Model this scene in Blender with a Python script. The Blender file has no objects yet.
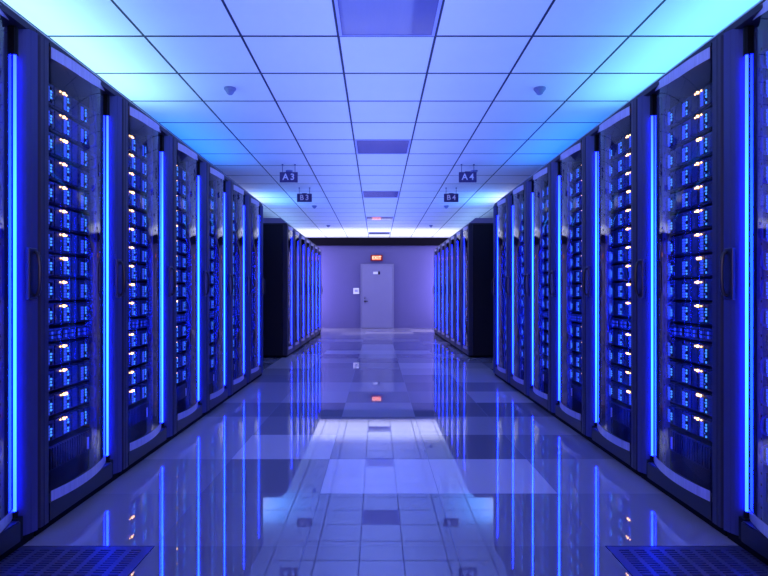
import bpy, bmesh, math, random
from mathutils import Vector
random.seed(7)
S = bpy.context.scene
C = S.collection
H_CEIL, XL, XR = 2.60, -1.40, 1.43          # ceiling height, front planes of the two rows
W, PITCH, Y0, YF = .780, .782, 1.600, 8.98  # rack width, pitch, first rack of the near / far rows
YB, XW, YN = 16.55, 3.3, -3.0               # end wall, side walls, wall behind the camera

# ------------------------------------------------------------------ materials
def mat(name, base, rough=.5, metal=0, spec=.5, emit=None, strength=0, coat=0, sample=True):
    m = bpy.data.materials.new(name); m.use_nodes = True
    b = m.node_tree.nodes['Principled BSDF']
    b.inputs['Base Color'].default_value = (*base, 1)
    b.inputs['Roughness'].default_value = rough
    b.inputs['Metallic'].default_value = metal
    b.inputs['Specular IOR Level'].default_value = spec
    b.inputs['Coat Weight'].default_value = coat
    if emit:
        b.inputs['Emission Color'].default_value = (*emit, 1)
        b.inputs['Emission Strength'].default_value = strength
        if not sample: m.cycles.emission_sampling = 'NONE'
    return m
def noisy(m, scale=40, amount=.35, stretch=(1, 1, 1), bump=0):
    nt = m.node_tree; N, L = nt.nodes, nt.links
    b = N['Principled BSDF']; col = tuple(b.inputs['Base Color'].default_value)
    tc = N.new('ShaderNodeTexCoord'); mp = N.new('ShaderNodeMapping'); mp.inputs['Scale'].default_value = stretch
    nz = N.new('ShaderNodeTexNoise'); nz.inputs['Scale'].default_value = scale; nz.inputs['Detail'].default_value = 4
    mx = N.new('ShaderNodeMix'); mx.data_type = 'RGBA'
    mx.inputs['A'].default_value = tuple(c * (1 - amount) for c in col[:3]) + (1,)
    mx.inputs['B'].default_value = tuple(min(1, c * (1 + amount)) for c in col[:3]) + (1,)
    L.new(tc.outputs['Object'], mp.inputs['Vector']); L.new(mp.outputs['Vector'], nz.inputs['Vector'])
    L.new(nz.outputs['Fac'], mx.inputs['Factor']); L.new(mx.outputs['Result'], b.inputs['Base Color'])
    if bump:
        bp = N.new('ShaderNodeBump'); bp.inputs['Strength'].default_value = bump; bp.inputs['Distance'].default_value = .01
        L.new(nz.outputs['Fac'], bp.inputs['Height']); L.new(bp.outputs['Normal'], b.inputs['Normal'])
    return m
M = {}
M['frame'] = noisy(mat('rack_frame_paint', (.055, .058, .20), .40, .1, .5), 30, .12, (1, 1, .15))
M['frame_shaded'] = noisy(mat('rack_frame_paint_shaded', (.030, .027, .062), .42, .1, .5), 30, .12, (1, 1, .15))  # frame paint with shade put into its colour, for the near stile
M['frame_dark'] = noisy(mat('rack_rail_paint', (.016, .015, .032), .42, .1, .4), 30, .12)
M['cabinet'] = noisy(mat('rack_cabinet_paint', (.010, .010, .018), .45, .1, .35), 30, .15)
M['roof'] = noisy(mat('rack_roof_paint', (.30, .28, .42), .5), 30, .1)
M['black'] = mat('black_plastic', (.004, .004, .006), .6, 0, .2)
M['rubber'] = mat('black_plinth', (.003, .003, .005), .8, 0, .1)
M['silver'] = noisy(mat('satin_metal_trim', (.56, .53, .72), .36, .4), 16, .32, (1, 6, .2))
def tube_material():
    m = mat('light_tube', (.02, .05, .5), .3, emit=(.004, .02, 1), strength=42); nt = m.node_tree; N, L = nt.nodes, nt.links
    tc = N.new('ShaderNodeTexCoord'); sx = N.new('ShaderNodeSeparateXYZ'); rp = N.new('ShaderNodeValToRGB'); mp = N.new('ShaderNodeMath')
    mp.operation = 'MULTIPLY'; mp.inputs[1].default_value = .5
    L.new(tc.outputs['Object'], sx.inputs[0]); L.new(sx.outputs['Z'], mp.inputs[0]); L.new(mp.outputs[0], rp.inputs['Fac'])
    rp.color_ramp.elements[0].position = .08; rp.color_ramp.elements[0].color = (.003, .014, 1, 1)
    rp.color_ramp.elements[1].position = .98; rp.color_ramp.elements[1].color = (.003, .008, 1, 1)
    for ps, c in ((.3, (.003, .025, 1, 1)), (.66, (.003, .028, 1, 1))): rp.color_ramp.elements.new(ps).color = c
    L.new(rp.outputs['Color'], N['Principled BSDF'].inputs['Emission Color'])
    return m
M['tube'] = tube_material()
M['handle'] = mat('handle_plastic', (.015, .015, .03), .3, .1, .6)
M['chassis'] = noisy(mat('server_chassis', (.022, .025, .045), .45, .3), 60, .6, (1, 1, 1), .2)
M['bay'] = noisy(mat('server_bay', (.04, .046, .10), .4, .3), 120, .7, (1, 1, 2))
M['led_blue'] = mat('led_blue', (.02, .05, .4), .4, emit=(.05, .13, 1.0), strength=.65, sample=False)
M['led_cyan'] = mat('led_cyan', (.02, .1, .4), .4, emit=(.07, .36, 1.0), strength=1.5, sample=False)
M['led_amber'] = mat('led_amber', (.5, .3, .1), .4, emit=(1, .50, .18), strength=7, sample=False)
M['pull'] = mat('pull_handle_blue', (.05, .06, .30), .35, .2)
M['tag'] = mat('white_tag', (.8, .8, .85), .5)
M['wall'] = noisy(mat('wall_paint', (.115, .105, .29), .5, 0, .4), 3, .05)
M['wall_top'] = mat('beam_paint', (.005, .004, .01), .9, 0, .08)
M['door'] = noisy(mat('door_paint', (.22, .215, .40), .42, 0, .5), 4, .04)
M['plate'] = mat('white_plastic', (.85, .86, .95), .4)
M['dark_metal'] = mat('dark_metal', (.03, .03, .06), .35, .6)
M['sign'] = mat('sign_panel', (.07, .04, .17), .5)
M['ink'] = mat('sign_lettering', (.95, .85, .95), .5, emit=(.75, .62, .9), strength=.0)
M['rod'] = mat('sign_rod', (.10, .11, .25), .4, .6)
M['detector'] = mat('detector_plastic', (.20, .22, .45), .45)
M['ceil_back'] = mat('ceiling_grid', (.016, .02, .06), .6)
M['panel'] = noisy(mat('ceiling_panel_gloss', (.15, .145, .34), .08, 0, .6), 5, .05, (14, 1, 1))
M['panel_frame'] = mat('ceiling_panel_rim', (.42, .42, .75), .4)
M['exit_case'] = mat('exit_case', (.12, .004, .006), .4, emit=(.30, .004, .01), strength=.25)
M['exit_face'] = mat('exit_face', (.8, .2, .05), .4, emit=(1.0, .13, .02), strength=1.1)
M['exit_ink'] = mat('exit_ink', (.9, .6, .4), .4, emit=(1.0, .42, .20), strength=1.8)
M['vent'] = noisy(mat('vent_plate', (.07, .075, .20), .34, .35), 40, .12)
M['pit'] = mat('plenum_dark', (.004, .004, .008), .9)
M['tile'] = noisy(mat('ceiling_tile', (.80, .80, .80), .75, 0, .25), 2.5, .035)

def glass_material():
    m = bpy.data.materials.new('door_glass'); m.use_nodes = True
    nt = m.node_tree; N, L = nt.nodes, nt.links; N.clear()
    out = N.new('ShaderNodeOutputMaterial'); mx = N.new('ShaderNodeMixShader')
    tr = N.new('ShaderNodeBsdfTransparent'); tr.inputs['Color'].default_value = (.93, .94, 1, 1)
    gl = N.new('ShaderNodeBsdfGlossy'); gl.inputs['Roughness'].default_value = .015; gl.inputs['Color'].default_value = (.95, .95, 1, 1)
    fr = N.new('ShaderNodeFresnel'); fr.inputs['IOR'].default_value = 1.40
    ge = N.new('ShaderNodeNewGeometry'); sb = N.new('ShaderNodeMath'); sb.operation = 'SUBTRACT'; sb.inputs[0].default_value = 1
    mu = N.new('ShaderNodeMath'); mu.operation = 'MULTIPLY'      # only the outer face mirrors: the pane does not refract
    L.new(ge.outputs['Backfacing'], sb.inputs[1]); L.new(sb.outputs[0], mu.inputs[0]); L.new(fr.outputs['Fac'], mu.inputs[1])
    L.new(mu.outputs[0], mx.inputs['Fac']); L.new(tr.outputs[0], mx.inputs[1]); L.new(gl.outputs[0], mx.inputs[2])
    L.new(mx.outputs[0], out.inputs['Surface'])
    return m
M['glass'] = glass_material()

def floor_material():
    m = bpy.data.materials.new('floor_tile'); m.use_nodes = True
    nt = m.node_tree; N, L = nt.nodes, nt.links; N.clear()
    out = N.new('ShaderNodeOutputMaterial'); mx = N.new('ShaderNodeMixShader')
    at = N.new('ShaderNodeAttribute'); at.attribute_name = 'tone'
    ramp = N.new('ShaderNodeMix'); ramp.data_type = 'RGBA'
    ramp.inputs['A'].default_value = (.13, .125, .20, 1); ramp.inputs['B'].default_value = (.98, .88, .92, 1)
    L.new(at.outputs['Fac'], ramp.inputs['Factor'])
    tc = N.new('ShaderNodeTexCoord'); nz = N.new('ShaderNodeTexNoise'); nz.inputs['Scale'].default_value = 9
    L.new(tc.outputs['Object'], nz.inputs['Vector'])
    df = N.new('ShaderNodeBsdfDiffuse'); L.new(ramp.outputs['Result'], df.inputs['Color'])
    gl = N.new('ShaderNodeBsdfGlossy'); gl.inputs['Color'].default_value = (.93, .93, 1, 1)
    mr = N.new('ShaderNodeMapRange'); mr.inputs['To Min'].default_value = .012; mr.inputs['To Max'].default_value = .03
    L.new(nz.outputs['Fac'], mr.inputs['Value']); L.new(mr.outputs[0], gl.inputs['Roughness'])
    fr = N.new('ShaderNodeFresnel'); fr.inputs['IOR'].default_value = 3.4
    L.new(fr.outputs[0], mx.inputs['Fac']); L.new(df.outputs[0], mx.inputs[1]); L.new(gl.outputs[0], mx.inputs[2])
    L.new(mx.outputs[0], out.inputs['Surface'])
    return m
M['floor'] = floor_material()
M['grout'] = mat('floor_joint', (.10, .10, .20), .4)

# ------------------------------------------------------------------ mesh helpers
class MB:
    """collects shapes; build() links them as one mesh object"""
    def __init__(s, xf=None): s.v, s.f, s.m, s.mats, s.smooth, s.xf = [], [], [], [], [], xf
    def mi(s, m):
        if m not in s.mats: s.mats.append(m)
        return s.mats.index(m)
    def add(s, vs, fs, m, smooth=False):
        b = len(s.v); i = s.mi(m)
        s.v += [tuple(v) for v in vs]
        for f in fs: s.f.append([b + k for k in f]); s.m.append(i); s.smooth.append(smooth)
    def box(s, a0, a1, b0, b1, c0, c1, m):
        vs = [(x, y, z) for x in (a0, a1) for y in (b0, b1) for z in (c0, c1)]
        s.add(vs, [(0, 1, 3, 2), (4, 6, 7, 5), (0, 4, 5, 1), (2, 3, 7, 6), (0, 2, 6, 4), (1, 5, 7, 3)], m)
    def bevel_box(s, a0, a1, b0, b1, c0, c1, e, m):
        bm = bmesh.new(); bmesh.ops.create_cube(bm, size=1)
        for v in bm.verts: v.co = ((a0 + a1) / 2 + v.co.x * (a1 - a0), (b0 + b1) / 2 + v.co.y * (b1 - b0), (c0 + c1) / 2 + v.co.z * (c1 - c0))
        bmesh.ops.bevel(bm, geom=bm.edges[:], offset=e, segments=2, affect='EDGES', profile=.5)
        bm.verts.index_update()
        s.add([v.co[:] for v in bm.verts], [[v.index for v in f.verts] for f in bm.faces], m, False); bm.free()
    def prism(s, poly, z0, z1, m, smooth=False):
        n = len(poly)
        vs = [(x, y, z0) for x, y in poly] + [(x, y, z1) for x, y in poly]
        s.add(vs, [(i, (i + 1) % n, n + (i + 1) % n, n + i) for i in range(n)], m, smooth)
        s.add(vs, [list(range(n))[::-1], list(range(n, 2 * n))], m)
    def lathe(s, prof, n, m, c=(0, 0), smooth=True):
        vs = [(c[0] + r * math.cos(2 * math.pi * k / n), c[1] + r * math.sin(2 * math.pi * k / n), z) for r, z in prof for k in range(n)]
        fs = [(j * n + k, j * n + (k + 1) % n, (j + 1) * n + (k + 1) % n, (j + 1) * n + k) for j in range(len(prof) - 1) for k in range(n)]
        s.add(vs, fs, m, smooth)
        s.add(vs[:n], [list(range(n))], m); s.add(vs[-n:], [list(range(n))], m)
    def tube(s, pts, r, n, m):
        vs, P = [], [Vector(p) for p in pts]
        for i, p in enumerate(P):
            t = (P[min(i + 1, len(P) - 1)] - P[max(i - 1, 0)]).normalized()
            a = t.cross(Vector((1, 0, 0)) if abs(t.x) < .8 else Vector((0, 1, 0))).normalized(); b = t.cross(a)
            vs += [p + r * (math.cos(2 * math.pi * k / n) * a + math.sin(2 * math.pi * k / n) * b) for k in range(n)]
        fs = [(j * n + k, j * n + (k + 1) % n, (j + 1) * n + (k + 1) % n, (j + 1) * n + k) for j in range(len(P) - 1) for k in range(n)]
        s.add(vs, fs, m, True); s.add(vs[:n], [list(range(n))], m); s.add(vs[-n:], [list(range(n))], m)
    def strip(s, cols, th, m, smooth=True):
        """curved upright strip: cols = (u, v, zlo, zhi)"""
        n = len(cols); vs = []
        for dv in (0, th):
            for u, v, a, b in cols: vs += [(u, v + dv, a), (u, v + dv, b)]
        fs = []
        for i in range(n - 1):
            a = 2 * i; o = 2 * n
            fs += [(a, a + 2, a + 3, a + 1), (o + a, o + a + 1, o + a + 3, o + a + 2)]
        s.add(vs, fs, m, smooth)
        fs = []
        for i in range(n - 1):
            a = 2 * i; o = 2 * n
            fs += [(a, o + a, o + a + 2, a + 2), (a + 1, a + 3, o + a + 3, o + a + 1)]
        fs += [(0, 1, 2 * n + 1, 2 * n), (2 * n - 2, 4 * n - 2, 4 * n - 1, 2 * n - 1)]
        s.add(vs, fs, m, False)
    def mesh(s, name):
        vs = [s.xf(*v) for v in s.v] if s.xf else s.v
        me = bpy.data.meshes.new(name); me.from_pydata(vs, [], s.f)
        for m in s.mats: me.materials.append(m)
        me.polygons.foreach_set('material_index', s.m); me.polygons.foreach_set('use_smooth', s.smooth)
        bm = bmesh.new(); bm.from_mesh(me)
        bmesh.ops.remove_doubles(bm, verts=bm.verts, dist=1e-6)
        bmesh.ops.recalc_face_normals(bm, faces=bm.faces)
        for e in bm.edges:
            if len(e.link_faces) == 2 and e.calc_face_angle(0) > .6: e.smooth = False
        bm.to_mesh(me); bm.free(); me.update()
        return me
    def build(s, name, parent=None): return link(name, s.mesh(name), parent)
def link(name, data, parent=None):
    o = bpy.data.objects.new(name, data); C.objects.link(o)
    if parent: o.parent = parent
    return o
def tag(o, label, cat, group=None):
    o['label'] = label; o['category'] = cat
    if group: o['group'] = group
    return o
def thing(name, loc, label, cat, group=None):
    o = link(name, None); o.location = loc; o.empty_display_size = .1
    return tag(o, label, cat, group)
def struct(o, label, cat):
    o['kind'] = 'structure'; o['label'] = label; o['category'] = cat; return o
def children(o): return kids.get(o.name, [])
def copy_tree(o, parent=None):
    c = o.copy(); C.objects.link(c); c.parent = parent
    kids[c.name] = []
    for ch in children(o):
        d = copy_tree(ch, c); kids[c.name].append(d)
    return c
kids = {}
def kid(parent, o): kids.setdefault(parent.name, []).append(o); kids.setdefault(o.name, []); return o
def text_mesh(body, size, depth, m, weight=0, spacing=1):
    cu = bpy.data.curves.new('t', 'FONT'); cu.body = body; cu.size = size; cu.extrude = depth; cu.offset = weight
    cu.align_x = 'CENTER'; cu.align_y = 'CENTER'; cu.space_character = spacing
    o = bpy.data.objects.new('t', cu); C.objects.link(o)
    bpy.context.view_layer.update()
    me = bpy.data.meshes.new_from_object(o.evaluated_get(bpy.context.evaluated_depsgraph_get()))
    bpy.data.objects.remove(o); bpy.data.curves.remove(cu)
    me.materials.clear(); me.materials.append(m)
    return me

# ------------------------------------------------------------------ the room
TX, TY = -.239, 3.549      # ceiling grid origin
FX, FY = -.288, 2.296      # floor grid origin
PANELS = [-1, 4, 9, 14, 19]
def ceiling():
    b = MB(); g1, g2 = .0078, .0105
    b.add([(-XW, YN, H_CEIL + .003), (XW, YN, H_CEIL + .003), (XW, YB + .1, H_CEIL + .003), (-XW, YB + .1, H_CEIL + .003)], [(0, 1, 2, 3)], M['ceil_back'])
    for i in range(-6, 7):
        for j in range(-11, 23):
            if i == 0 and j in PANELS: continue
            x0, x1 = max(TX + .6 * i + g1, -XW), min(TX + .6 * i + .6 - g1, XW)
            y0, y1 = max(TY + .6 * j + g2, YN), min(TY + .6 * j + .6 - g2, YB + .1)
            if x1 - x0 < .02 or y1 - y0 < .02: continue
            b.add([(x0, y0, H_CEIL), (x1, y0, H_CEIL), (x1, y1, H_CEIL), (x0, y1, H_CEIL)], [(0, 1, 2, 3)], M['tile'])
            z = H_CEIL + .003
            b.add([(x0, y0, H_CEIL), (x1, y0, H_CEIL), (x1, y1, H_CEIL), (x0, y1, H_CEIL), (x0, y0, z), (x1, y0, z), (x1, y1, z), (x0, y1, z)],
                  [(0, 1, 5, 4), (1, 2, 6, 5), (2, 3, 7, 6), (3, 0, 4, 7)], M['ceil_back'])
    struct(b.build('ceiling'), 'suspended ceiling of pale square tiles in dark grid', 'ceiling')
ceiling()

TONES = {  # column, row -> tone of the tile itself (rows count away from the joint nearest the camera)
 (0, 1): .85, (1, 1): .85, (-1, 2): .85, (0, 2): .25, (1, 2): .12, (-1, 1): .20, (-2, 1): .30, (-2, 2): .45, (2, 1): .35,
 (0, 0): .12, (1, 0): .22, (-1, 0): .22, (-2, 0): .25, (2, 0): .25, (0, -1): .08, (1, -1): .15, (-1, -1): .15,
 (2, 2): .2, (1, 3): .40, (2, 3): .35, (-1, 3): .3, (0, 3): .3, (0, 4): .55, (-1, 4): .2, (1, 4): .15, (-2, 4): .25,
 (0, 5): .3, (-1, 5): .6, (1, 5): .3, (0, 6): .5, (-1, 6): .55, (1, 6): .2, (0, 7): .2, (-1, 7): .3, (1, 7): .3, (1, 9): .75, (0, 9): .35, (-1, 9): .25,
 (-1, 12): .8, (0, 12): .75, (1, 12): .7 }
def floor():
    b = MB(); g = .0012; faces_tone = []
    def quad(x0, x1, y0, y1, z, m, t):
        b.add([(x0, y0, z), (x1, y0, z), (x1, y1, z), (x0, y1, z)], [(0, 1, 2, 3)], m); faces_tone.append(t)
    rnd = random.Random(3)
    for i in range(-6, 7):
        for j in range(-9, 25):
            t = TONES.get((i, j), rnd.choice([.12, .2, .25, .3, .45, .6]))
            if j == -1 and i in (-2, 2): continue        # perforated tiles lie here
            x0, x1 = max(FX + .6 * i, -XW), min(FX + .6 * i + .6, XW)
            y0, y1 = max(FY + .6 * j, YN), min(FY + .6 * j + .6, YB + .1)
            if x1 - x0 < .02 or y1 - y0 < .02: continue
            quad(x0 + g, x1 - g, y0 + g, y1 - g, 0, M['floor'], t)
            quad(x0, x0 + g, y0, y1, 0, M['grout'], 0); quad(x1 - g, x1, y0, y1, 0, M['grout'], 0)
            quad(x0 + g, x1 - g, y0, y0 + g, 0, M['grout'], 0); quad(x0 + g, x1 - g, y1 - g, y1, 0, M['grout'], 0)
    for i in (-2, 2):                                     # the plenum under the perforated tiles
        x0, x1, y0, y1 = FX + .6 * i, FX + .6 * i + .6, FY - .6, FY
        for p in ([(x0, y0, -.3), (x1, y0, -.3), (x1, y1, -.3), (x0, y1, -.3)], [(x0, y0, -.3), (x0, y1, -.3), (x0, y1, 0), (x0, y0, 0)],
                  [(x1, y0, -.3), (x1, y1, -.3), (x1, y1, 0), (x1, y0, 0)], [(x0, y0, -.3), (x1, y0, -.3), (x1, y0, 0), (x0, y0, 0)],
                  [(x0, y1, -.3), (x1, y1, -.3), (x1, y1, 0), (x0, y1, 0)]):
            b.add(p, [(0, 1, 2, 3)], M['pit']); faces_tone.append(0)
    me = bpy.data.meshes.new('floor'); me.from_pydata(b.v, [], b.f)
    for m in b.mats: me.materials.append(m)
    me.polygons.foreach_set('material_index', b.m)
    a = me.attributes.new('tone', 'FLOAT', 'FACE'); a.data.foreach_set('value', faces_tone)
    struct(link('floor', me), 'glossy raised floor of lilac tiles', 'floor')
floor()

def wall(name, x0, x1, y0, y1, label):
    b = MB(); b.box(x0, x1, y0, y1, 0, H_CEIL, M['wall']); return struct(b.build(name), label, 'wall')
w = wall('wall_back', -XW, XW, YB, YB + .1, 'violet end wall with the exit door')
wall('wall_left', -XW - .1, -XW, YN, YB + .1, 'side wall behind the A3 and B3 rows')
wall('wall_right', XW, XW + .1, YN, YB + .1, 'side wall behind the A4 and B4 rows')
wall('wall_front', -XW, XW, YN - .1, YN, 'wall at the camera end of the aisle')
b = MB(); b.box(-XW, XW, YB - .12, YB - .001, 2.375, H_CEIL - .001, M['wall_top']); struct(b.build('trim_1'), 'black beam along the top of the end wall', 'beam')
b = MB(); b.box(-XW, XW, YB - .012, YB - .0005, 0, .06, M['wall']); struct(b.build('baseboard_back'), 'low baseboard under the end wall', 'baseboard')

# end door
def px(x, y, Y): return (x - 377) * Y / 574, 1.012 + (293 - y) * Y / 574
dx0, dx1 = px(360.6, 0, YB)[0], px(393.8, 0, YB)[0]; dz = px(0, 264, YB)[1]
b = MB(); b.bevel_box(dx0 + .03, dx1 - .03, YB - .05, YB - .0126, .008, dz - .03, .004, M['door'])
door = struct(b.build('door_1'), 'plain pale violet door in the end wall under the exit sign', 'door')
b = MB()
for a0, a1, c0, c1 in ((dx0, dx0 + .028, .0, dz), (dx1 - .028, dx1, .0, dz), (dx0 + .028, dx1 - .028, dz - .028, dz)):
    b.box(a0, a1, YB - .06, YB - .0125, c0, c1, M['door'])
b.build('door_frame', door)
hx, hz = px(364.8, 300.5, YB)
b = MB(); b.bevel_box(hx - .035, hx + .03, YB - .058, YB - .05, hz - .09, hz + .12, .003, M['door']); b.build('lock_plate', door)
b = MB(); b.tube([(hx, YB - .058, hz - .02), (hx, YB - .10, hz - .02), (hx + .03, YB - .105, hz - .02), (hx + .09, YB - .105, hz - .02)], .013, 8, M['dark_metal'])
b.lathe([(.022, hz - .045), (.022, hz + .0)], 10, M['dark_metal'], (hx, YB - .07)); h = b.build('door_handle', door); h['label'] = 'dark lever handle'
b = MB(); b.tube([(hx, YB - .056, hz + .07), (hx, YB - .068, hz + .07)], .016, 10, M['dark_metal']); b.build('lock_cylinder', door)
p0, q0 = px(373.2, 274.2, YB); p1, q1 = px(377.8, 271.8, YB)
b = MB(); b.bevel_box(p0, p1, YB - .057, YB - .0502, q0, q1, .002, M['plate']); o = b.build('door_plaque', door); o['label'] = 'small white plaque'
p2 = px(380.0, 0, YB)[0]
b = MB(); b.bevel_box(p1 + .012, p2, YB - .057, YB - .0502, q0 - .01, q1 + .01, .002, M['black']); o = b.build('viewer_plate', door); o['label'] = 'small black plate beside the plaque'

# exit sign, wall control plate of unknown type
ex0, ez0 = px(370.6, 261.0, YB); ex1, ez1 = px(382.6, 255.0, YB); exc, ezc = (ex0 + ex1) / 2, (ez0 + ez1) / 2
t = thing('exit_sign', (exc, YB - .001, ez0), 'glowing orange-red EXIT sign mounted above the end door', 'sign')
b = MB(); b.bevel_box(-(ex1 - ex0) / 2, (ex1 - ex0) / 2, -.08, 0, 0, ez1 - ez0, .012, M['exit_case']); b.build('sign_case', t)
b = MB(); b.box(-.125, .125, -.084, -.0805, .03, ez1 - ez0 - .03, M['exit_face']); f = b.build('sign_face', t)
o = link('lettering', text_mesh('EXIT', .125, .002, M['exit_ink'], .002, 1.05), f); o.rotation_euler = (math.pi / 2, 0, 0); o.location = (0, -.0865, (ez1 - ez0) / 2)
kx0, kz0 = px(353.3, 294.0, YB); kx1, kz1 = px(359.2, 288.0, YB)
t = thing('wall_control', ((kx0 + kx1) / 2, YB - .001, kz0), 'square white control plate on the end wall beside the door handle', 'wall switch')
hw, hh = (kx1 - kx0) / 2, kz1 - kz0
b = MB(); b.bevel_box(-hw, hw, -.035, 0, 0, hh, .008, M['plate']); b.build('control_plate', t)
b = MB(); b.bevel_box(-hw * .5, hw * .5, -.040, -.0352, hh * .34, hh * .72, .002, M['panel_frame']); b.build('plate_inset', t)

# ceiling panels in the centre strip
ordn = ['first', 'second', 'third', 'fourth', 'fifth', 'sixth', 'seventh', 'eighth', 'ninth', 'tenth', 'eleventh', 'twelfth', 'thirteenth', 'fourteenth']
for n, j in enumerate(PANELS):
    x0, x1, y0, y1 = TX + .0065, TX + .5935, TY + .6 * j + .0055, TY + .6 * j + .5945
    t = thing('ceiling_panel', ((x0 + x1) / 2, (y0 + y1) / 2, H_CEIL), 'dark violet glossy ceiling panel, %s from the camera' % ordn[n], 'ceiling panel', 'violet panels along the ceiling centre strip')
    a, c = (x1 - x0) / 2, (y1 - y0) / 2
    b = MB()
    for r in ((-a, -a + .018, -c, c), (a - .018, a, -c, c), (-a + .018, a - .018, -c, -c + .012), (-a + .018, a - .018, c - .012, c)):
        b.box(*r, -.004, .002, M['panel_frame'])
    b.build('panel_rim', t)
    b = MB(); b.box(-a + .018, a - .018, -c + .012, c - .012, -.001, .002, M['panel']); b.build('panel_face', t)

# smoke detectors
for side, X in (('A3', -1.139), ('A4', 1.261)):
    for n, (Y, wh) in enumerate(((4.449, 'nearest the camera, in front of the %s sign'), (7.449, 'just behind the %s sign'), (10.449, 'beyond the small %s sign'), (13.449, 'nearest the end wall, past the %s sign'))):
        sg = side if n < 2 else side.replace('A', 'B')
        t = thing('smoke_detector', (X, Y, H_CEIL), 'small ceiling smoke detector ' + wh % sg, 'smoke detector', 'ceiling smoke detectors')
        b = MB(); b.lathe([(.046, 0), (.046, -.010), (.041, -.017)], 20, M['detector']); b.build('mounting_base', t)
        b = MB(); b.lathe([(.036, -.018), (.034, -.026), (.022, -.045), (.012, -.052), (.004, -.053)], 20, M['detector']); b.build('sensor_cone', t)

# hanging signs
for txt, x0, x1, Y, wh in (('A 3', 279.8, 297.7, 7.08, 'end of the left near row'), ('B 3', 297.0, 311.8, 8.65, ''), ('A 4', 458.9, 476.5, 7.08, ''), ('B 4', 443.9, 458.4, 8.65, '')):
    X0, X1 = (x0 - 377) * Y / 574, (x1 - 377) * Y / 574
    yt, yb_, yr = (172.2, 182.4, 163.4) if txt[0] == 'A' else (193.7, 202.0, 186.8)
    zt, zb = px(0, yt, Y)[1], px(0, yb_, Y)[1]
    t = thing('hanging_sign', ((X0 + X1) / 2, Y, zb), 'dark hanging aisle sign reading %s on two thin rods' % txt.replace(' ', ''), 'sign', 'aisle signs hanging from the ceiling')
    hw, hh = (X1 - X0) / 2, zt - zb
    b = MB(); b.bevel_box(-hw, hw, -.010, .010, 0, hh, .003, M['sign'])
    b.box(-.035, .035, -.008, .008, hh - .002, hh + .008, M['sign']); p = b.build('sign_panel', t)
    o = link('lettering', text_mesh(txt, .108, .001, M['ink'], .0022, .93), p); o.rotation_euler = (math.pi / 2, 0, 0); o.location = (0, -.0125, hh / 2)
    for q in (-.7, .7):
        b = MB(); zc = H_CEIL - zb
        b.lathe([(.0038, hh - .001), (.0038, zc - .016)], 8, M['rod'], (q * hw, 0)); b.lathe([(.009, zc - .016), (.011, zc - .0005)], 10, M['rod'], (q * hw, 0))
        b.build('hanging_rod', t)

# perforated floor tiles
for i, lab in ((-2, 'perforated floor tile with dark slots beside the A3 row'), (2, 'perforated floor tile with dark slots beside the A4 row')):
    x0, y0 = FX + .6 * i + .003, FY - .6 + .003
    t = thing('perforated_tile', (x0 + .297, y0 + .297, 0), lab, 'floor vent', 'perforated floor tiles')
    xs, ys = [-.297], [-.297]
    for k in range(9):
        c = -.24 + k * .06 ; xs += [c - .0205, c + .0205]
    for k in range(30):
        c = -.261 + k * .018; ys += [c - .0042, c + .0042]
    xs.append(.297); ys.append(.297)
    b = MB()
    for p in range(len(xs) - 1):
        for q in range(len(ys) - 1):
            X0, X1, Y_0, Y_1 = xs[p], xs[p + 1], ys[q], ys[q + 1]
            if p % 2 and q % 2:
                for e in (((X0, Y_0), (X1, Y_0)), ((X1, Y_0), (X1, Y_1)), ((X1, Y_1), (X0, Y_1)), ((X0, Y_1), (X0, Y_0))):
                    b.add([(*e[0], 0), (*e[1], 0), (*e[1], -.02), (*e[0], -.02)], [(0, 1, 2, 3)], M['vent'])
            else:
                b.add([(X0, Y_0, 0), (X1, Y_0, 0), (X1, Y_1, 0), (X0, Y_1, 0)], [(0, 1, 2, 3)], M['vent'])
    b.build('slotted_plate', t)
    b = MB()
    for r in ((-.297, .297, -.297, -.285), (-.297, .297, .285, .297), (-.297, -.285, -.285, .285), (.285, .297, -.285, .285)):
        b.box(*r, -.03, -.021, M['dark_metal'])
    b.build('support_rim', t)

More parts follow.
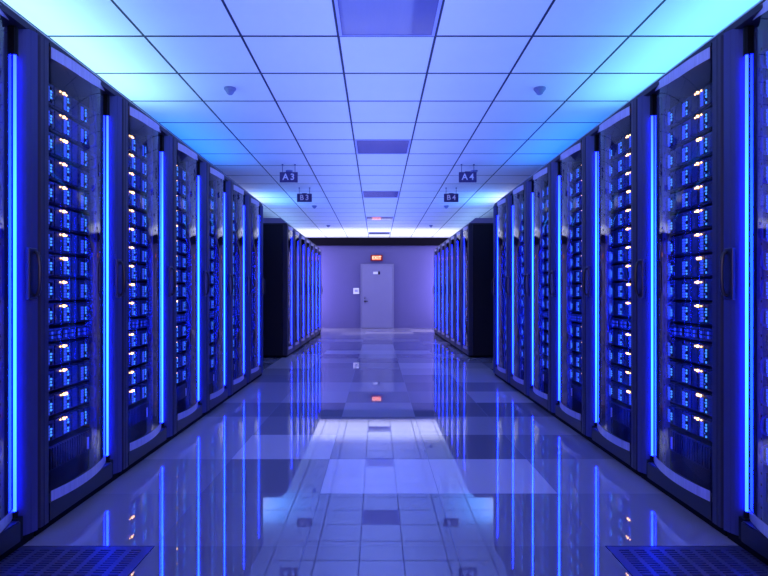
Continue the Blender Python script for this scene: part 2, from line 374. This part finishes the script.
# ------------------------------------------------------------------ racks
def curve(pts):
    def f(r):
        for (a, x), (c, y) in zip(pts, pts[1:]):
            if r <= c: 
                k = (r - a) / (c - a); return x + (y - x) * k
        return pts[-1][1]
    return f
bulge = lambda r: -.026 + .46 * (r - .29) ** 2
top_lo = curve([(0, 2.018), (.29, 2.016), (.40, 2.025), (.52, 2.046), (.62, 2.068), (.70, 2.083)])
top_hi = curve([(0, 2.066), (.29, 2.066), (.40, 2.073), (.52, 2.086), (.62, 2.094), (.70, 2.094)])
TOP = 2.105
def make_rack(s):
    xf = lambda u, v, z: (s * v, u, z)
    root = link('server_rack', None); kids[root.name] = []
    nm = lambda mb, name, par=root: kid(par, mb.build(name, par))
    for u0, u1 in ((.002, .022), (.758, .778)):
        b = MB(xf); b.box(u0, u1, .072, 1.08, .035, TOP - .021, M['cabinet']); nm(b, 'side_panel')
    b = MB(xf); b.box(.0225, .7575, 1.055, 1.08, .035, TOP - .021, M['cabinet']); nm(b, 'back_panel')
    b = MB(xf)
    b.box(.001, .779, .012, 1.085, TOP - .02, TOP, M['frame_dark'])
    b.add([xx for u in (.001, .779) for xx in ((u, .012, TOP), (u, .11, TOP + .082), (u, 1.07, TOP + .082), (u, 1.07, TOP))],
          [(0, 1, 2, 3), (4, 7, 6, 5), (0, 4, 5, 1), (1, 5, 6, 2), (2, 6, 7, 3)], M['roof'])
    nm(b, 'roof_panel')
    b = MB(xf); b.box(.0225, .7575, .075, 1.054, .036, .055, M['cabinet']); nm(b, 'base_panel')
    b = MB(xf); b.box(.004, .776, .02, 1.05, .0, .033, M['rubber']); nm(b, 'plinth')
    for u, u1, mm in ((.080, .098, 'cabinet'), (.7215, .757, 'frame')):
        b = MB(xf); b.box(u, u1, .13, .155, .056, TOP - .022, M[mm])
        for k in range(42): b.box(u + .004, u + .010, .1285, .1305, .09 + k * .0465, .10 + k * .0465, M['black'])
        nm(b, 'mounting_rail')
    # door frame: near stile, curved far stile, rails
    b = MB(xf)
    b.prism([(.0035, .009), (.009, .001), (.028, 0), (.030, .002), (.033, .002), (.035, 0), (.066, 0), (.074, .006), (.076, .012), (.076, .068), (.0035, .068)], .034, TOP - .0205, M['frame_shaded'])
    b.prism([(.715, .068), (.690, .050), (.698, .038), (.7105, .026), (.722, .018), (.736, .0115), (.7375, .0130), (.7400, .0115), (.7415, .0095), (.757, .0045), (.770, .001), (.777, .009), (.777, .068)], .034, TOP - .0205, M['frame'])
    b.box(.0762, .654, .004, .068, .034, .117, M['frame_dark']); b.box(.0762, .654, .0, .006, .038, .112, M['frame_dark'])
    b.box(.6545, .689, .012, .0575, .034, .122, M['black'])
    b.box(.0762, .7, .0, .068, TOP - .036, TOP - .0205, M['frame_dark'])
    df = nm(b, 'door_frame')
    rs = [.0765 + (.662 - .0765) * k / 26 for k in range(27)]
    b = MB(xf); b.strip([(r, bulge(r) + .003, .150, top_lo(r) + .012) for r in rs], .005, M['glass']); g = nm(b, 'glass_door')
    g['label'] = 'bulging clear glass pane'
    rb = [.0765 + (.688 - .0765) * k / 26 for k in range(27)]
    b = MB(xf); b.strip([(r, bulge(r), top_lo(r), top_hi(r)) for r in rb], .002, M['silver']); o = nm(b, 'top_trim'); o['label'] = 'arched pale metal strip'
    b = MB(xf); b.strip([(r, bulge(r), .119, .164 - .010 * max(0, (r - .5) / .19)) for r in rb], .002, M['silver']); o = nm(b, 'bottom_trim'); o['label'] = 'curved pale metal strip'
    b = MB(xf); n = 14
    b.lathe([(.0055, .147), (.0055, 1.955)], n, M['tube'], (.676, .036)); lt = nm(b, 'light_tube'); lt['label'] = 'glowing blue light tube'
    b = MB(xf); b.lathe([(.0115, 1.956), (.0115, 2.066)], n, M['black'], (.676, .036)); b.box(.662, .6895, .030, .057, 1.957, 2.066, M['black']); nm(b, 'end_cap', lt)
    b = MB(xf); b.lathe([(.0115, .1225), (.0115, .146)], n, M['black'], (.676, .036)); nm(b, 'end_cap', lt)
    # handle
    b = MB(xf); b.bevel_box(.706, .762, -.004, .012, .985, 1.195, .004, M['handle']); hd = nm(b, 'door_handle')
    b = MB(xf)
    b.tube([(.742, -.004, 1.0), (.742, -.015, 1.006), (.742, -.022, 1.025), (.742, -.025, 1.06), (.742, -.025, 1.12), (.742, -.022, 1.155), (.742, -.015, 1.174), (.742, -.004, 1.18)], .0075, 8, M['handle']); nm(b, 'grip', hd)
    # ribbed panel below the equipment
    b = MB(xf); b.box(.10, .72, .142, .60, .170, .286, M['chassis'])
    for k in range(26): b.box(.115 + k * .0225, .127 + k * .0225, .136, .1425, .178, .278, M['frame_dark'])
    lp = nm(b, 'ribbed_panel')
    b = MB(xf); b.box(.655, .667, .130, .1355, .186, .248, M['tag']); o = nm(b, 'white_tag', lp); o['label'] = 'upright white tag'
    b = MB(xf); b.box(.10, .72, .16, .60, .0555, .169, M['cabinet']); nm(b, 'lower_box')
    return root

def make_server(s, double):
    """front at v = 0, u from -.31 to .31, z from 0"""
    xf = lambda u, v, z: (s * v, u, z)
    root = link('server', None); kids[root.name] = []
    nm = lambda mb, name, par=root: kid(par, mb.build(name, par))
    f = (lambda u: u - .41) if s < 0 else (lambda u: .59 - u)          # the same face seen from its own front on both sides
    hh = .104
    b = MB(xf); b.box(-.308, .308, .012, .55, 0, hh, M['chassis'])
    edges = sorted([f(u) for u in (.10, .185, .27, .305, .36, .435, .515, .575, .632, .70)])
    for a, c in zip(edges, edges[1:]):
        a, c = max(a, -.308), min(c, .308)
        if c - a > .02: b.bevel_box(a + .003, c - .003, 0, .013, .006, hh - .006, .002, M['bay'] if random.random() < .5 else M['chassis'])
    for k in range(3): b.box(-.30, .30, -.001, .002, .022 + k * .03, .024 + k * .03, M['frame_dark'])
    nm(b, 'chassis')
    for bar, dots in ((.300, .326), (.448, .4755), (.612, .648)):
        b = MB(xf)
        for k in range(5):
            z = .012 + k * .0142
            b.box(f(bar) - .011, f(bar) + .011, -.004, -.0005, z, z + .0115, M['led_blue'])
            if (k + int(bar * 100)) % 4 != 2: b.box(f(dots) - .0042, f(dots) + .0042, -.004, -.0005, z + .001, z + .010, M['led_cyan'])
            if k % 2: b.box(f(dots) + .009, f(dots) + .0135, -.004, -.0005, z + .002, z + .008, M['led_blue'])
        b.box(f((bar + dots) / 2) - .026, f((bar + dots) / 2) + .026, -.0006, .003, .008, .086, M['black'])
        nm(b, 'led_column')
    b = MB(xf)
    us = (.433, .455) if double else (.433,)
    if s > 0: us = tuple(.60 + .41 - .41 - (u - .013) for u in us); us = tuple(1.01 - .433 - .157 + (u - us[0]) for u in us)
    c0 = [(u - .41) for u in us]
    for c in c0: b.tube([(c, -.009, hh - .016), (c, -.0008, hh - .016)], .0068, 10, M['led_amber'])
    for d in (-.028, .026) if not double else (-.024,):
        c = c0[0] + d; b.box(c - .003, c + .003, -.005, -.0008, hh - .019, hh - .013, M['led_amber'])
    nm(b, 'status_light')
    for u in (-.298, .298):
        b = MB(xf); b.tube([(u, -.0005, .016), (u, -.016, .022), (u, -.022, .035), (u, -.022, hh - .035), (u, -.016, hh - .022), (u, -.0005, hh - .016)], .006, 8, M['pull']); nm(b, 'pull_handle')
    return root
def make_patch_panel(s):
    xf = lambda u, v, z: (s * v, u, z)
    root = link('patch_panel', None); kids[root.name] = []
    nm = lambda mb, name, par=root: kid(par, mb.build(name, par))
    b = MB(xf); b.box(-.308, .308, .0, .40, 0, .062, M['bay']); nm(b, 'panel_body')
    for q in range(4):
        b = MB(xf); c = -.21 + q * .14
        b.bevel_box(c - .062, c + .062, -.006, -.0005, .008, .054, .002, M['chassis'])
        for k in range(6):
            for z in (.013, .034): b.box(c - .057 + k * .0195, c - .043 + k * .0195, -.0075, -.0055, z, z + .013, M['pull'] if (k + q) % 3 else M['led_blue'])
        nm(b, 'port_block')
    return root

UNITS = [2.006 - .1157 * k for k in range(10)] + [.768 - .1183 * k for k in range(4)]
first = {}
def stamp(key, maker, loc, label, cat, group):
    if key not in first: o = first[key] = maker()
    else: o = copy_tree(first[key])
    o.location = loc
    return tag(o, label, cat, group)
for s, X, col in ((-1, XL, '3'), (1, XR, '4')):
    for y0, row in ((Y0, 'A' + col), (YF, 'B' + col)):
        for k in range(7):
            place = '%s from the camera in the %s row' % (ordn[k], row)
            stamp(('rack', s), lambda: make_rack(s), (X, y0 + PITCH * k, 0), 'tall dark server rack with glass door, ' + place, 'server rack', 'server racks of the %s row' % row)
            if row[0] == 'B': continue
            g = 'servers in the %s row' % row
            inside = 'in the %s rack %s' % (ordn[k], 'of the %s row' % row)
            for n, zt in enumerate(UNITS):
                dbl = (n * 7 + k * 3) % 5 == 2
                stamp(('server', s, dbl), lambda: make_server(s, dbl), (X + s * .140, y0 + PITCH * k + .41, zt - .104),
                      'blue-lit server, %s from the top %s' % (ordn[n], inside), 'server', g)
            stamp(('patch', s), lambda: make_patch_panel(s), (X + s * .140, y0 + PITCH * k + .41, .782), 'dark unlit patch panel between servers ' + inside, 'patch panel', 'patch panels in the %s row' % row)

# ------------------------------------------------------------------ lights
def area(name, loc, size, color, power, rot=(math.pi, 0, 0), spread=180):
    l = bpy.data.lights.new(name, 'AREA'); l.shape = 'RECTANGLE'; l.size, l.size_y = size; l.color = color; l.energy = power; l.spread = math.radians(spread)
    o = link(name, l); o.location = loc; o.rotation_euler = rot; return o
for s in (-1, 1):
    tilt = (math.pi, s * math.radians(-20), 0)
    area('rack_top_light', (s * 1.95, 3.2, 2.25), (.5, 3.2), (.32, .72, 1) if s < 0 else (.15, .58, 1), 22 if s < 0 else 20, tilt)
    area('rack_top_light', (s * 1.80, 6.1, 2.25), (.7, 1.9), (.01, .20, 1), 11, tilt)
    area('rack_top_light', (s * 1.75, 9.7, 2.25), (.5, 1.3), (.03, .30, 1), 9, tilt)
    area('rack_top_light', (s * 2.3, 9.6, 2.25), (.6, 1.0), (.85, .85, 1), 5, (math.pi, 0, 0))
    area('rack_top_light', (s * 1.95, 12.4, 2.25), (.6, 3.6), (.30, .55, 1), 8, tilt)
    area('end_wall_light', (s * 1.9, 16.0, 1.25), (.2, 2.1), (.42, .36, 1), 17, (math.radians(90), 0, 0))
for s in (-1, 1):
    area('end_side_fill', (s * 2.1, 15.5, 1.2), (2.0, .9), (.60, .54, 1), 38, (0, s * math.radians(90), 0))  # added fill, hidden past the racks, brightens the end floor and wall
area('end_ceiling_light', (0, 15.2, 2.36), (5.6, 2.0), (.76, .85, 1), 52, (math.pi, 0, 0))
area('aisle_fill', (0, 6.5, 1.03), (.8, 17), (.205, .305, 1), 165, (math.pi, 0, 0), 140)  # added fill floating in the aisle, no fixture, brightens the ceiling
area('front_fill', (0, -2.2, 1.7), (3.5, 1.2), (.62, .46, 1), 38, (math.radians(90), 0, 0))  # unseen fill added behind the camera for the signs and floor

w = bpy.data.worlds.new('world'); S.world = w; w.use_nodes = True
w.node_tree.nodes['Background'].inputs['Color'].default_value = (.02, .02, .06, 1)

# ------------------------------------------------------------------ camera
cam = bpy.data.cameras.new('camera'); co = link('camera', cam)
co.location = (0, 0, 1.012); co.rotation_euler = (math.pi / 2, 0, 0)
cam.sensor_width = 36; cam.lens = 574 / 768 * 36; cam.shift_x = 7 / 768; cam.shift_y = 5 / 768; cam.clip_start = .05
S.camera = co
S.view_settings.view_transform = 'Standard'; S.view_settings.look = 'None'; S.view_settings.exposure = 0; S.view_settings.gamma = 1
S.view_settings.use_curve_mapping = False
S.cycles.use_denoising = True; S.cycles.max_bounces = 10; S.cycles.transparent_max_bounces = 24; S.cycles.sample_clamp_indirect = 6
S.cycles.caustics_reflective = True; S.cycles.use_light_tree = True
